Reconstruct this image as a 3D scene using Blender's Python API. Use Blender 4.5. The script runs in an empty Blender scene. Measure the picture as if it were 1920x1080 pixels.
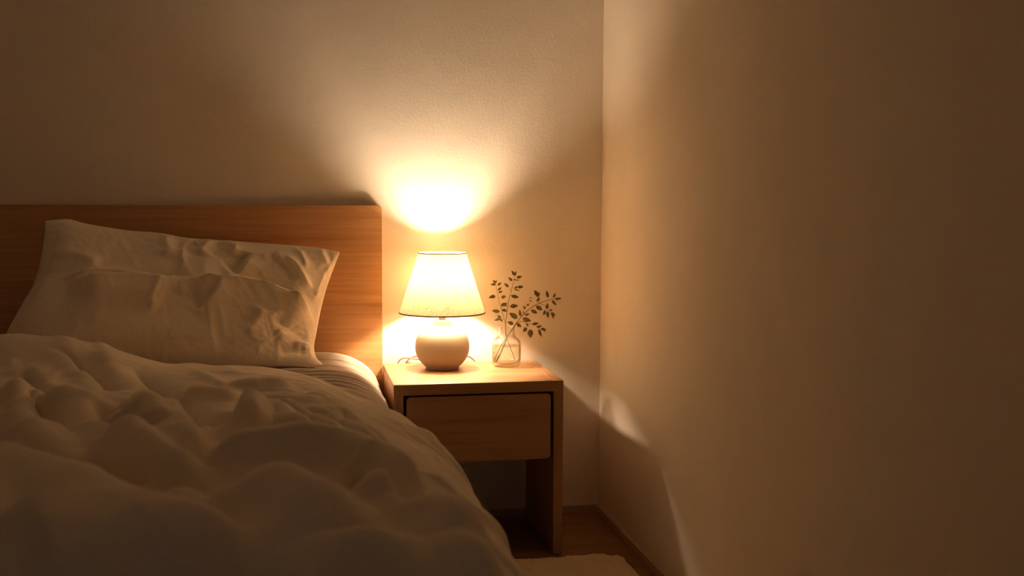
import bpy,bmesh,math,random
import numpy as np
from mathutils import Vector,Matrix

# all lengths in metres; x to the right, y into the back wall, z up
CAM=[2082.65183, 0.19013, 0.08346, 0.00443, 3.57301, 1.06808]
DUVET_FOLDS=[[0.008,0.035,0.035,0.05,[[-0.6563,-0.3984],[-0.5893,-0.6054],[-0.5327,-0.775],[-0.4853,-0.9263],[-0.439,-1.0836],[-0.4021,-1.223]]],[0.0132,0.03,0.03,0.05,[[-0.6453,-0.7335],[-0.5867,-0.8816],[-0.5344,-1.0263],[-0.4852,-1.1375]]],[0.0108,0.03,0.03,0.1,[[-0.6383,-0.7044],[-0.6058,-0.696],[-0.5648,-0.7295],[-0.5159,-0.8279],[-0.4647,-0.9327],[-0.4106,-1.0313]]],[0.06,0.07,0.1,0.075,[[-0.5671,-1.2413],[-0.5554,-1.2083],[-0.5383,-1.1709],[-0.4888,-1.2578],[-0.4433,-1.321],[-0.3964,-1.4158],[-0.353,-1.5189],[-0.3187,-1.6093],[-0.2934,-1.6812],[-0.2795,-1.7465]]],[0.013,0.05,0.035,0.04,[[-0.5628,-0.4097],[-0.5064,-0.5655],[-0.4565,-0.7643],[-0.4162,-0.9159],[-0.3798,-1.042]]],[0.0504,0.04,0.07,0.05,[[-0.3608,-1.1691],[-0.3217,-1.3328],[-0.2903,-1.4832],[-0.2746,-1.5998],[-0.2675,-1.6786]]],[0.048,0.025,0.12,0.04,[[-0.3663,-1.1223],[-0.3118,-1.2615],[-0.2606,-1.4064],[-0.2203,-1.5342],[-0.1891,-1.6477],[-0.1661,-1.7661],[-0.1612,-1.8272]]],[0.0264,0.025,0.03,0.075,[[-0.2886,-1.5211],[-0.2679,-1.5246],[-0.2509,-1.56],[-0.2341,-1.6187]]],[-0.0702,0.0298,0.0255,0.045,[[-0.3754,-1.1507],[-0.3455,-1.2702],[-0.3264,-1.3487],[-0.2862,-1.4662]]],[0.054,0.045,0.06,0.075,[[-0.3259,-1.6435],[-0.317,-1.5943],[-0.2972,-1.6131],[-0.2634,-1.7022],[-0.2311,-1.7755],[-0.1989,-1.8441],[-0.1731,-1.9073],[-0.1486,-1.9709]]],[-0.0624,0.034,0.0255,0.045,[[-0.3673,-1.3985],[-0.3579,-1.5176],[-0.3529,-1.5899]]],[-0.0702,0.0425,0.034,0.045,[[-0.3223,-1.536],[-0.2963,-1.6111],[-0.2751,-1.6591]]],[0.0456,0.03,0.035,0.05,[[-0.6256,-0.9953],[-0.5757,-1.1506],[-0.528,-1.2976],[-0.4836,-1.4139],[-0.43,-1.5481],[-0.3967,-1.6532],[-0.3688,-1.7371],[-0.3488,-1.7725]]],[-0.0624,0.0255,0.0255,0.037,[[-0.5418,-1.1731],[-0.5021,-1.3043],[-0.4647,-1.4357],[-0.4202,-1.5783],[-0.3802,-1.6729]]],[0.054,0.06,0.05,0.15,[[-0.5535,-1.4301],[-0.5339,-1.4479],[-0.5069,-1.4669],[-0.473,-1.5281],[-0.4392,-1.6242],[-0.4062,-1.7346],[-0.3792,-1.8232]]],[0.0096,0.02,0.02,0.04,[[-0.2675,-0.7371],[-0.2307,-0.8392],[-0.203,-0.9335],[-0.1554,-1.1139]]],[0.0144,0.03,0.02,0.05,[[-0.1685,-1.0549],[-0.1141,-1.0518],[-0.0657,-1.0475],[-0.0198,-1.0914]]],[0.0144,0.02,0.02,0.05,[[-0.0856,-1.225],[-0.0431,-1.2409],[-0.0007,-1.248],[0.0391,-1.228]]],[0.06,0.035,0.03,0.1,[[-0.1241,-1.4398],[-0.1138,-1.4003],[-0.099,-1.452],[-0.0881,-1.5533],[-0.0814,-1.6249]]],[0.024,0.05,0.03,0.1,[[-0.242,-1.1135],[-0.2083,-1.1477],[-0.1723,-1.1818],[-0.1386,-1.2148]]],[-0.0546,0.0425,0.0255,0.045,[[-0.2034,-1.4385],[-0.183,-1.4585],[-0.1583,-1.4668],[-0.1384,-1.4426],[-0.1314,-1.3487]]],[0.0408,0.04,0.06,0.03,[[-0.1255,-1.68],[-0.1037,-1.5838],[-0.0811,-1.5033],[-0.0556,-1.4566],[-0.0388,-1.4807],[-0.014,-1.5827],[0.0064,-1.6524],[0.0229,-1.7293]]],[0.024,0.025,0.022,0.03,[[-0.0986,-1.2745],[-0.0589,-1.3268],[-0.029,-1.4089],[-0.001,-1.4592],[0.0261,-1.496],[0.0517,-1.5566],[0.0838,-1.6697]]],[0.0168,0.018,0.018,0.03,[[-0.0241,-1.3411],[0.0133,-1.3873],[0.0552,-1.4252],[0.0801,-1.5102],[0.1034,-1.6343]]],[0.0168,0.02,0.018,0.03,[[0.0281,-1.3499],[0.0701,-1.4046],[0.0937,-1.5125],[0.1178,-1.6112],[0.14,-1.6654]]],[0.0144,0.018,0.016,0.03,[[0.0604,-1.3429],[0.0905,-1.3959],[0.1168,-1.4906],[0.1385,-1.5774],[0.1606,-1.6332]]],[-0.0218,0.017,0.017,0.03,[[-0.0011,-1.3707],[0.021,-1.4484],[0.042,-1.5077]]],[-0.0187,0.017,0.017,0.03,[[0.0678,-1.3823],[0.0898,-1.4743],[0.1052,-1.5519]]],[0.064,0.1,0.036,0.175,[[-0.1684,-1.856],[-0.1458,-1.8407],[-0.1134,-1.8311],[-0.0802,-1.828],[-0.0353,-1.8245],[0.0103,-1.821],[0.0557,-1.84],[0.0881,-1.8786],[0.115,-1.9457],[0.1334,-2.0117]]],[-0.078,0.0298,0.0255,0.03,[[-0.1828,-1.7148],[-0.142,-1.7581],[-0.1067,-1.7703],[-0.0725,-1.7558],[-0.0378,-1.726],[-0.0016,-1.6994],[0.0279,-1.6933]]],[0.045,0.05,0.04,0.3,[[0.1177,-1.8333],[0.1462,-1.9055],[0.1729,-1.9923],[0.1937,-2.097],[0.1976,-2.1985],[0.1958,-2.2966],[0.1926,-2.3644]]],[-0.0585,0.0298,0.0255,0.09,[[0.0863,-1.7588],[0.1303,-1.7944],[0.1601,-1.8582],[0.1819,-1.9314],[0.1975,-2.0158],[0.2053,-2.1071]]],[0.064,0.075,0.1,0.15,[[-0.2124,-2.0681],[-0.1877,-2.0398],[-0.1594,-2.0346],[-0.1196,-2.0466],[-0.0801,-2.0568],[-0.0408,-2.0669],[-0.0113,-2.0967],[0.0171,-2.1394],[0.0443,-2.1757],[0.0665,-2.214]]],[0.02,0.03,0.03,0.06,[[0.0522,-1.9938],[0.0764,-1.9724],[0.096,-1.9671],[0.1076,-2.016],[0.1143,-2.0655]]],[-0.0468,0.0255,0.0255,0.045,[[0.0732,-1.9451],[0.0871,-1.9688],[0.0975,-1.9748]]],[0.026,0.03,0.03,0.15,[[0.1005,-1.9822],[0.1156,-2.052],[0.1346,-2.0848],[0.1556,-2.1105],[0.177,-2.1442],[0.1915,-2.2203]]],[-0.0338,0.0298,0.0255,0.09,[[0.1095,-2.0133],[0.1356,-2.0238],[0.1596,-2.0513],[0.1779,-2.1023]]],[0.065,0.07,0.2,0.3,[[-0.0567,-2.3648],[-0.0148,-2.3559],[0.0196,-2.3428],[0.052,-2.3186],[0.0788,-2.2925],[0.1095,-2.321],[0.1421,-2.3534],[0.1705,-2.405],[0.1869,-2.463],[0.1984,-2.5344]]],[0.05,0.07,0.12,0.3,[[0.0707,-2.4933],[0.0952,-2.4812],[0.1193,-2.4793],[0.1431,-2.4825],[0.1651,-2.497],[0.1844,-2.5251]]],[0.045,0.05,0.12,0.25,[[-0.5412,-1.66],[-0.4535,-1.7767],[-0.422,-1.8156],[-0.365,-1.8773],[-0.324,-1.9231],[-0.2812,-1.9884],[-0.2303,-2.0568],[-0.183,-2.121],[-0.1592,-2.1646]]],[0.062,0.07,0.22,0.3,[[-0.3845,-2.1952],[-0.352,-2.1877],[-0.3218,-2.1672],[-0.2787,-2.1594],[-0.2326,-2.1639],[-0.1932,-2.185],[-0.1647,-2.2106],[-0.1326,-2.2462],[-0.1037,-2.278],[-0.0666,-2.3228]]],[-0.039,0.051,0.0425,0.09,[[-0.2067,-1.9321],[-0.1571,-1.9981],[-0.1109,-2.0597],[-0.076,-2.1089]]],[-0.035,0.03,0.018,0.03,[[-0.4108,-0.7552],[-0.3496,-0.9086],[-0.2911,-1.0756],[-0.2451,-1.223],[-0.2096,-1.3538],[-0.1841,-1.4902]]],[-0.03,0.025,0.02,0.04,[[-0.6108,-0.6633],[-0.5569,-0.708],[-0.497,-0.831],[-0.4434,-0.9543],[-0.3989,-1.076]]],[-0.03,0.03,0.02,0.04,[[-0.6465,-0.7955],[-0.5763,-1.0095],[-0.5165,-1.1774],[-0.4699,-1.2949]]],[-0.02,0.02,0.015,0.04,[[-0.0888,-1.3091],[-0.0957,-1.3547],[-0.1065,-1.4268],[-0.1282,-1.4788]]],[-0.04,0.04,0.025,0.05,[[-0.3573,-1.7169],[-0.3098,-1.8009],[-0.254,-1.8714],[-0.2012,-1.9415]]]]
PILLOW_FOLDS=[[0.036,0.018,0.07,0.06,[[-0.6579,0.7728],[-0.5897,0.778],[-0.5372,0.7835],[-0.4879,0.7822],[-0.4385,0.7824],[-0.4009,0.7758],[-0.3509,0.7748],[-0.305,0.7776]]],[0.046,0.016,0.09,0.05,[[-0.3487,0.7261],[-0.2998,0.7511],[-0.2415,0.7636],[-0.1951,0.7713],[-0.1483,0.7728],[-0.1012,0.7618],[-0.0669,0.7481],[-0.0283,0.731],[0.0015,0.7066],[0.0278,0.6795],[0.0425,0.6447]]],[-0.03,0.03,0.014,0.2,[[-0.6107,0.7864],[-0.5299,0.7957],[-0.4639,0.793],[-0.4054,0.7841],[-0.3512,0.7822],[-0.3095,0.7851]]],[-0.036,0.04,0.015,0.2,[[-0.2709,0.7631],[-0.2206,0.7758],[-0.1785,0.792],[-0.1271,0.7893],[-0.0841,0.77],[-0.0454,0.7486],[-0.0112,0.7254]]],[0.014,0.02,0.02,0.06,[[-0.6913,0.7853],[-0.633,0.8091],[-0.5728,0.8209],[-0.515,0.8162],[-0.4643,0.7992],[-0.4263,0.7864]]],[0.016,0.024,0.02,0.15,[[-0.3907,0.9469],[-0.3992,0.921],[-0.3943,0.8909],[-0.4028,0.8528]]],[-0.014,0.02,0.02,0.2,[[-0.3713,0.9425],[-0.3594,0.9165],[-0.3682,0.878]]],[0.016,0.022,0.02,0.15,[[-0.3021,0.9293],[-0.3354,0.9035],[-0.349,0.8736],[-0.3536,0.8356]]],[-0.014,0.02,0.02,0.2,[[-0.2971,0.9098],[-0.3179,0.8948],[-0.3295,0.865]]],[0.016,0.02,0.018,0.12,[[-0.2848,0.927],[-0.2651,0.9183],[-0.275,0.8903],[-0.2909,0.8562]]],[-0.014,0.02,0.02,0.2,[[-0.25,0.9204],[-0.2408,0.8987],[-0.2569,0.8602]]],[0.018,0.022,0.018,0.1,[[-0.233,0.9312],[-0.2022,0.9137],[-0.1888,0.8933],[-0.2012,0.8641]]],[-0.03,0.026,0.026,0.3,[[-0.1648,0.8832],[-0.1689,0.8639],[-0.1857,0.8384],[-0.2087,0.8132]]],[0.022,0.025,0.022,0.12,[[-0.154,0.881],[-0.1536,0.8509],[-0.1746,0.8192],[-0.2166,0.7861],[-0.2541,0.7637]]],[-0.014,0.014,0.014,0.15,[[-0.0973,0.8763],[-0.0668,0.8567],[-0.0407,0.8287],[-0.0183,0.7923]]],[0.014,0.014,0.012,0.06,[[-0.0799,0.8762],[-0.0493,0.8566],[-0.0254,0.8285],[-0.0104,0.7986]]],[0.014,0.014,0.012,0.06,[[-0.0492,0.876],[-0.0143,0.8477],[0.0073,0.8154],[0.0327,0.7686]]],[-0.01,0.012,0.012,0.15,[[-0.058,0.8674],[-0.0232,0.8349],[-0.0016,0.8028]]],[0.009,0.01,0.01,0.06,[[-0.0269,0.913],[0.0038,0.8888],[0.0166,0.8583],[0.0205,0.8239]]],[0.016,0.012,0.012,0.05,[[0.0663,0.9038],[0.0767,0.8753],[0.0871,0.8448]]],[-0.014,0.012,0.012,0.15,[[0.0817,0.8949],[0.0931,0.8708],[0.0961,0.8491]]],[0.014,0.01,0.012,0.06,[[0.0973,0.8949],[0.1079,0.8751],[0.0984,0.8534],[0.0776,0.8191]]],[0.009,0.012,0.012,0.08,[[0.0824,0.8362],[0.0593,0.7894],[0.0409,0.7392]]],[0.008,0.01,0.01,0.06,[[0.0455,0.7516],[0.0522,0.7599],[0.0567,0.7704]]],[0.01,0.012,0.012,0.06,[[-0.1269,0.7663],[-0.0969,0.7597],[-0.0626,0.7509],[-0.0325,0.7464]]],[0.012,0.014,0.014,0.06,[[-0.0453,0.7653],[-0.0282,0.7401],[-0.007,0.715],[0.0227,0.6857]]],[-0.018,0.02,0.02,0.2,[[-0.2412,0.7553],[-0.2573,0.7309],[-0.2853,0.6949],[-0.3051,0.6711]]],[0.014,0.02,0.02,0.1,[[-0.2327,0.7511],[-0.2506,0.7145],[-0.2747,0.6866],[-0.2963,0.655]]],[0.016,0.022,0.02,0.1,[[-0.4089,0.7718],[-0.4297,0.7374],[-0.4337,0.7013],[-0.4194,0.6652]]],[0.014,0.02,0.02,0.1,[[-0.3088,0.7685],[-0.3329,0.7442],[-0.3443,0.72]]],[-0.016,0.03,0.02,0.2,[[-0.2492,0.597],[-0.2006,0.6274],[-0.1552,0.6484],[-0.1218,0.6679]]],[0.011,0.02,0.03,0.08,[[-0.1093,0.6798],[-0.1239,0.6559],[-0.1383,0.6321],[-0.1588,0.6088]]],[-0.016,0.025,0.02,0.2,[[-0.0839,0.6672],[-0.0417,0.6383],[-0.0037,0.6295],[0.0302,0.6248]]],[0.012,0.02,0.02,0.08,[[-0.0796,0.6091],[-0.0333,0.6301],[0.0049,0.6334],[0.0385,0.6126]]],[0.018,0.014,0.014,0.05,[[-0.0251,0.6],[0.0087,0.6053],[0.0383,0.6027],[0.0591,0.5823]]],[0.012,0.01,0.01,0.05,[[0.0234,0.599],[0.0305,0.5889],[0.0337,0.579]]],[-0.014,0.012,0.014,0.15,[[-0.0671,0.5871],[-0.0251,0.5921],[0.017,0.5952]]],[0.012,0.03,0.03,0.15,[[-0.606,0.7319],[-0.5257,0.7388],[-0.4599,0.7298],[-0.4224,0.7171]]],[0.012,0.03,0.03,0.15,[[-0.6824,0.9009],[-0.6177,0.8669],[-0.5653,0.8291]]]]
SPRIGS=[['short leafy green sprig leaning left toward the lamp in the glass vase',[[[[0.6737,-0.129,0.5448],[0.6608,-0.129,0.5784],[0.6479,-0.129,0.6102],[0.6425,-0.129,0.6319],[0.6413,-0.129,0.6618],[0.6369,-0.129,0.68],[0.6318,-0.129,0.6983],[0.6217,-0.129,0.7347],[0.6149,-0.129,0.7645],[0.6098,-0.129,0.7925]],0.0011,0.0005],[[[0.6318,-0.129,0.695],[0.6284,-0.129,0.7214],[0.6367,-0.129,0.7279]],0.0006,0.0004],[[[0.639,-0.129,0.6717],[0.6286,-0.129,0.6802],[0.6235,-0.129,0.6885]],0.0006,0.0004]],[[[0.6095,-0.1311,0.791],[0.599,-0.1375,0.8008],0.5],[[0.6104,-0.1298,0.7902],[0.611,-0.1354,0.8011],0.5],[[0.6099,-0.1325,0.7871],[0.5924,-0.134,0.7868],0.5],[[0.6171,-0.1257,0.7832],[0.6296,-0.1208,0.7919],0.5],[[0.6176,-0.1269,0.7675],[0.6294,-0.1313,0.7776],0.5],[[0.6193,-0.1287,0.7604],[0.6326,-0.1323,0.7658],0.55],[[0.6089,-0.1316,0.75],[0.5859,-0.1379,0.7452],0.5],[[0.6279,-0.1313,0.7447],[0.6442,-0.1244,0.7489],0.6],[[0.624,-0.1264,0.6998],[0.5995,-0.1215,0.7033],0.5],[[0.6289,-0.1266,0.7179],[0.647,-0.1315,0.728],0.5],[[0.6283,-0.1305,0.6803],[0.6156,-0.1285,0.6886],0.6],[[0.6256,-0.1271,0.6777],[0.6076,-0.1215,0.6708],0.5],[[0.6241,-0.126,0.6766],[0.633,-0.1326,0.6673],0.5],[[0.632,-0.1282,0.7048],[0.6442,-0.1254,0.7076],0.45]]],['tallest upright green sprig in the middle of the glass vase',[[[[0.6114,-0.125,0.5374],[0.628,-0.125,0.5719],[0.6446,-0.125,0.6115],[0.6431,-0.125,0.648],[0.647,-0.125,0.6943],[0.6525,-0.125,0.7306],[0.6607,-0.125,0.7636],[0.669,-0.125,0.7965],[0.6732,-0.125,0.8169]],0.0013,0.0005],[[[0.6607,-0.125,0.7652],[0.6557,-0.125,0.7735],[0.6513,-0.125,0.7775]],0.0005,0.0003],[[[0.6492,-0.125,0.7141],[0.661,-0.125,0.7166]],0.0005,0.0003]],[[[0.6712,-0.125,0.8146],[0.6605,-0.1301,0.8305],0.5],[[0.6725,-0.1252,0.8136],[0.6765,-0.1318,0.8285],0.5],[[0.6787,-0.1215,0.8067],[0.6979,-0.1157,0.8107],0.5],[[0.6647,-0.1246,0.7971],[0.651,-0.1278,0.8087],0.5],[[0.6526,-0.1217,0.7772],[0.6391,-0.1206,0.7892],0.5],[[0.6821,-0.1219,0.7763],[0.7027,-0.1164,0.7776],0.5],[[0.6815,-0.1249,0.7785],[0.6692,-0.1263,0.7722],0.45],[[0.662,-0.1242,0.7489],[0.6863,-0.1253,0.7448],0.55],[[0.6571,-0.1277,0.7163],[0.6823,-0.1308,0.7182],0.55],[[0.648,-0.1225,0.7189],[0.6313,-0.1298,0.7254],0.5],[[0.6476,-0.1286,0.7013],[0.6289,-0.1266,0.7047],0.4],[[0.6638,-0.1268,0.7488],[0.6572,-0.1262,0.7505],0.5],[[0.6707,-0.1252,0.7707],[0.6887,-0.1277,0.7661],0.25],[[0.6674,-0.121,0.8011],[0.6879,-0.1259,0.799],0.2]]],['long arching green sprig reaching right above the nightstand',[[[[0.6072,-0.12,0.5401],[0.6255,-0.12,0.5813],[0.6472,-0.12,0.6158],[0.6723,-0.12,0.6535],[0.6957,-0.12,0.6814],[0.7192,-0.12,0.7043],[0.7496,-0.12,0.7222],[0.7767,-0.12,0.7318],[0.797,-0.12,0.7365],[0.8123,-0.12,0.7386]],0.0015,0.0006],[[[0.753,-0.12,0.7238],[0.77,-0.12,0.7169],[0.7837,-0.12,0.7033],[0.7974,-0.12,0.6898]],0.0007,0.0004],[[[0.6957,-0.12,0.6814],[0.6916,-0.12,0.6931]],0.0006,0.0004],[[[0.6957,-0.12,0.6831],[0.7091,-0.12,0.7128],[0.7157,-0.12,0.7243]],0.0006,0.0003],[[[0.7444,-0.12,0.7322],[0.7496,-0.12,0.7238]],0.0005,0.0004]],[[[0.7493,-0.1207,0.7488],[0.7353,-0.1255,0.7667],0.6],[[0.7456,-0.1189,0.7437],[0.7545,-0.1225,0.7589],0.6],[[0.7442,-0.1212,0.7307],[0.7551,-0.1172,0.7435],0.7],[[0.7814,-0.1214,0.7412],[0.777,-0.1205,0.7658],0.42],[[0.8005,-0.1168,0.7412],[0.8057,-0.1231,0.757],0.45],[[0.8037,-0.1235,0.7377],[0.8245,-0.1278,0.7402],0.48],[[0.7958,-0.1179,0.733],[0.81,-0.116,0.7156],0.42],[[0.7764,-0.1221,0.7053],[0.779,-0.1248,0.7249],0.55],[[0.7858,-0.1226,0.6986],[0.7965,-0.1232,0.7045],0.5],[[0.771,-0.1237,0.7022],[0.7674,-0.1205,0.6846],0.65],[[0.7817,-0.1168,0.698],[0.7855,-0.1096,0.6754],0.45],[[0.791,-0.1181,0.6913],[0.8091,-0.1108,0.6836],0.5],[[0.7931,-0.1239,0.6886],[0.7999,-0.1272,0.6738],0.5],[[0.7436,-0.1163,0.7152],[0.7658,-0.1119,0.7011],0.55],[[0.7259,-0.1207,0.7026],[0.7484,-0.1136,0.6915],0.5],[[0.6925,-0.119,0.683],[0.6914,-0.1139,0.7041],0.42],[[0.6826,-0.1217,0.6768],[0.6547,-0.1266,0.695],0.55],[[0.699,-0.1204,0.6771],[0.7266,-0.1263,0.6673],0.55],[[0.7089,-0.1209,0.7062],[0.7019,-0.1136,0.7156],0.55],[[0.7138,-0.1213,0.7162],[0.7172,-0.1292,0.7252],0.6],[[0.7217,-0.1236,0.7312],[0.7263,-0.1289,0.734],0.9],[[0.7296,-0.1177,0.7422],[0.7207,-0.1199,0.7418],0.35],[[0.7055,-0.1217,0.6864],[0.721,-0.1281,0.6918],0.5],[[0.7049,-0.1161,0.6925],[0.7012,-0.1174,0.6993],0.5]]],['low drooping green sprig hanging right over the vase shoulder',[[[[0.617,-0.112,0.537],[0.6354,-0.112,0.5733],[0.6538,-0.112,0.6163],[0.6739,-0.112,0.6492],[0.6856,-0.112,0.6624],[0.7008,-0.112,0.6654],[0.7195,-0.112,0.6578],[0.7415,-0.112,0.6554],[0.7518,-0.112,0.6428],[0.7587,-0.112,0.636]],0.0012,0.0005],[[[0.7195,-0.112,0.6578],[0.7161,-0.112,0.6485],[0.7111,-0.112,0.6402]],0.0006,0.0004],[[[0.7416,-0.112,0.6547],[0.7551,-0.112,0.6578]],0.0005,0.0003]],[[[0.6707,-0.1143,0.6579],[0.6491,-0.1214,0.6657],0.55],[[0.6815,-0.1156,0.6595],[0.6951,-0.1209,0.6482],0.75],[[0.7148,-0.1106,0.645],[0.7015,-0.1162,0.6325],0.65],[[0.7266,-0.1157,0.6404],[0.7267,-0.1158,0.6126],0.7],[[0.7326,-0.114,0.6544],[0.7547,-0.106,0.6588],0.45],[[0.7461,-0.115,0.6466],[0.7648,-0.1146,0.6506],0.42],[[0.7608,-0.1098,0.6407],[0.78,-0.1113,0.6365],0.48],[[0.7544,-0.1081,0.6389],[0.7647,-0.1085,0.6136],0.42],[[0.7123,-0.1141,0.6588],[0.7205,-0.1155,0.6481],0.4],[[0.7612,-0.1157,0.6397],[0.7764,-0.117,0.6295],0.3]]]]
CORD=[[[0.4216,-0.085,0.5489],[0.4,-0.05,0.5512],[0.3787,-0.025,0.549],[0.3626,-0.014,0.5452],[0.3509,-0.009,0.5395],[0.3407,-0.007,0.529],[0.3355,-0.007,0.5082],[0.3333,-0.007,0.3857]],[[0.4295,-0.09,0.5426],[0.4,-0.05,0.5391],[0.3764,-0.03,0.5393],[0.3516,-0.02,0.5411],[0.3315,-0.014,0.5424],[0.3199,-0.009,0.5367],[0.3131,-0.007,0.5279],[0.3096,-0.007,0.5088],[0.3056,-0.007,0.3866]],[[0.4822,-0.08,0.5502],[0.5141,-0.05,0.5503],[0.5353,-0.025,0.5445],[0.5514,-0.012,0.5361],[0.5628,-0.007,0.5236],[0.5681,-0.007,0.5023],[0.5719,-0.007,0.3782]]]
EDGE_TOP=[[-0.7116,-0.19,0.9887],[-0.6794,-0.185,0.9917],[-0.6484,-0.18,0.9931],[-0.6003,-0.165,0.9789],[-0.4932,-0.14,0.9593],[-0.4052,-0.12,0.9506],[-0.3307,-0.1,0.9353],[-0.253,-0.1,0.9286],[-0.1273,-0.095,0.9198],[0.0005,-0.095,0.9095],[0.0651,-0.095,0.9026],[0.1254,-0.09,0.8889]]
EDGE_RIGHT=[[0.1254,-0.09,0.8889],[0.1101,-0.1,0.8498],[0.0878,-0.12,0.7937],[0.0672,-0.145,0.7256],[0.0514,-0.19,0.6574],[0.0423,-0.24,0.6157],[0.0477,-0.28,0.5894],[0.0623,-0.315,0.5768],[0.0649,-0.335,0.5688]]
EDGE_LEFT=[[-0.7116,-0.19,0.9887],[-0.7164,-0.22,0.9046],[-0.7316,-0.26,0.8166],[-0.7552,-0.3,0.7605],[-0.7896,-0.34,0.684],[-0.8124,-0.37,0.5932],[-0.8141,-0.39,0.5527]]
EDGE_BOTTOM=[[-0.8141,-0.39,0.5527],[-0.6625,-0.385,0.5594],[-0.4554,-0.37,0.5663],[-0.2404,-0.36,0.5742],[-0.1083,-0.35,0.5739],[-0.0035,-0.34,0.5713],[0.0649,-0.335,0.5688]]
PILLOW_GAIN=1.4; PILLOW_SLACK=.25; DUVET_SLACK=.25; DUVET_STUFF=.55; WORLD_L=.052
rng=np.random.default_rng(7)
random.seed(7)
S=bpy.context.scene
COL=S.collection
PI=math.pi

# ------------------------------------------------------------------ helpers
def link(o,parent=None):
    COL.objects.link(o)
    if parent is not None: o.parent=parent
    return o
def tag(o,label=None,cat=None,group=None,kind=None):
    if label: o['label']=label
    if cat: o['category']=cat
    if group: o['group']=group
    if kind: o['kind']=kind
    return o
def thing(name,label,cat,loc=(0,0,0)):
    o=bpy.data.objects.new(name,None); o.location=loc; o.empty_display_size=.05
    link(o); return tag(o,label,cat)
def mesh(name,verts,faces,mat,parent=None,smooth=True,loc=None):
    me=bpy.data.meshes.new(name)
    me.from_pydata([tuple(map(float,v)) for v in verts],[],faces); me.update()
    if mat: me.materials.append(mat)
    if smooth: me.polygons.foreach_set('use_smooth',[True]*len(me.polygons))
    o=bpy.data.objects.new(name,me)
    link(o,parent)
    if loc is not None: o.location=loc
    return o
def from_bm(name,bm,mat,parent=None,smooth=False,loc=None):
    bmesh.ops.recalc_face_normals(bm,faces=bm.faces)
    me=bpy.data.meshes.new(name); bm.to_mesh(me); bm.free()
    if mat: me.materials.append(mat)
    if smooth: me.polygons.foreach_set('use_smooth',[True]*len(me.polygons))
    o=bpy.data.objects.new(name,me); link(o,parent)
    if loc is not None: o.location=loc
    return o
def box_bm(lo,hi,bevel=0,segs=2):
    bm=bmesh.new(); bmesh.ops.create_cube(bm,size=1)
    for v in bm.verts:
        v.co=Vector([lo[i]+(v.co[i]+.5)*(hi[i]-lo[i]) for i in range(3)])
    if bevel: bmesh.ops.bevel(bm,geom=list(bm.edges),offset=bevel,segments=segs,affect='EDGES',profile=.5)
    return bm
def box(name,lo,hi,mat,parent=None,bevel=0,segs=2):
    return from_bm(name,box_bm(lo,hi,bevel,segs),mat,parent)
def rounded_panel(name,x0,x1,z0,z1,y0,y1,r,mat,parent=None,corners=(1,1,1,1),bevel=.0015):
    # a panel with rounded corners (lower-left, lower-right, upper-right, upper-left) extruded along y
    pts=[]
    for k,(cx,cz,a) in enumerate(((x0,z0,PI),(x1,z0,1.5*PI),(x1,z1,0),(x0,z1,.5*PI))):
        rr=r if corners[k] else .0005
        ox=cx+(rr if cx==x0 else -rr); oz=cz+(rr if cz==z0 else -rr)
        for i in range(9):
            t=a+i/8*PI/2; pts.append((ox+rr*math.cos(t),oz+rr*math.sin(t)))
    bm=bmesh.new()
    f=[bm.verts.new((x,y0,z)) for x,z in pts]; b=[bm.verts.new((x,y1,z)) for x,z in pts]
    ff=bm.faces.new(f); fb=bm.faces.new(b[::-1]); n=len(pts)
    for i in range(n): bm.faces.new((f[i],b[i],b[(i+1)%n],f[(i+1)%n]))
    if bevel:
        es=list(ff.edges)+list(fb.edges)
        bmesh.ops.bevel(bm,geom=es,offset=bevel,segments=2,affect='EDGES',profile=.5)
    return from_bm(name,bm,mat,parent)
def lathe(name,prof,mat,parent=None,segs=96,closed=False,cap=(False,False),loc=None):
    v=[];f=[];n=len(prof)
    for r,z in prof:
        for k in range(segs):
            a=2*PI*k/segs; v.append((r*math.cos(a),r*math.sin(a),z))
    m=n if closed else n-1
    for i in range(m):
        j=(i+1)%n
        for k in range(segs):
            l=(k+1)%segs
            f.append((i*segs+k,i*segs+l,j*segs+l,j*segs+k))
    if cap[0]: f.append(tuple(range(segs))[::-1])
    if cap[1]: f.append(tuple((n-1)*segs+k for k in range(segs)))
    return mesh(name,v,f,mat,parent,True,loc)
def spline(pts,n=8):
    P=[np.array(p,float) for p in pts]
    P=[2*P[0]-P[1]]+P+[2*P[-1]-P[-2]]
    out=[]
    for i in range(1,len(P)-2):
        for k in range(n):
            t=k/n; a,b,c,d=P[i-1],P[i],P[i+1],P[i+2]
            out.append(.5*((2*b)+(-a+c)*t+(2*a-5*b+4*c-d)*t*t+(-a+3*b-3*c+d)*t**3))
    out.append(P[-2]); return np.array(out)
def tube_data(path,r0,r1,sides=10,off=0):
    path=np.array(path,float); n=len(path); v=[];f=[]
    T=np.gradient(path,axis=0); T/=np.linalg.norm(T,axis=1)[:,None]+1e-12
    up=np.array([0.3,.2,1.]); 
    N=np.cross(T[0],up); N/=np.linalg.norm(N)
    for i in range(n):
        N=N-T[i]*np.dot(N,T[i]); N/=np.linalg.norm(N); B=np.cross(T[i],N)
        r=r0+(r1-r0)*i/(n-1)
        for k in range(sides):
            a=2*PI*k/sides; v.append(path[i]+r*(math.cos(a)*N+math.sin(a)*B))
    for i in range(n-1):
        for k in range(sides):
            l=(k+1)%sides
            f.append((off+i*sides+k,off+i*sides+l,off+(i+1)*sides+l,off+(i+1)*sides+k))
    f.append(tuple(off+k for k in range(sides))[::-1]); f.append(tuple(off+(n-1)*sides+k for k in range(sides)))
    return v,f
def tube(name,path,r0,r1,mat,parent=None,sides=10):
    v,f=tube_data(path,r0,r1,sides); return mesh(name,v,f,mat,parent)
def sstep(x): x=np.clip(x,0,1); return x*x*(3-2*x)
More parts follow.
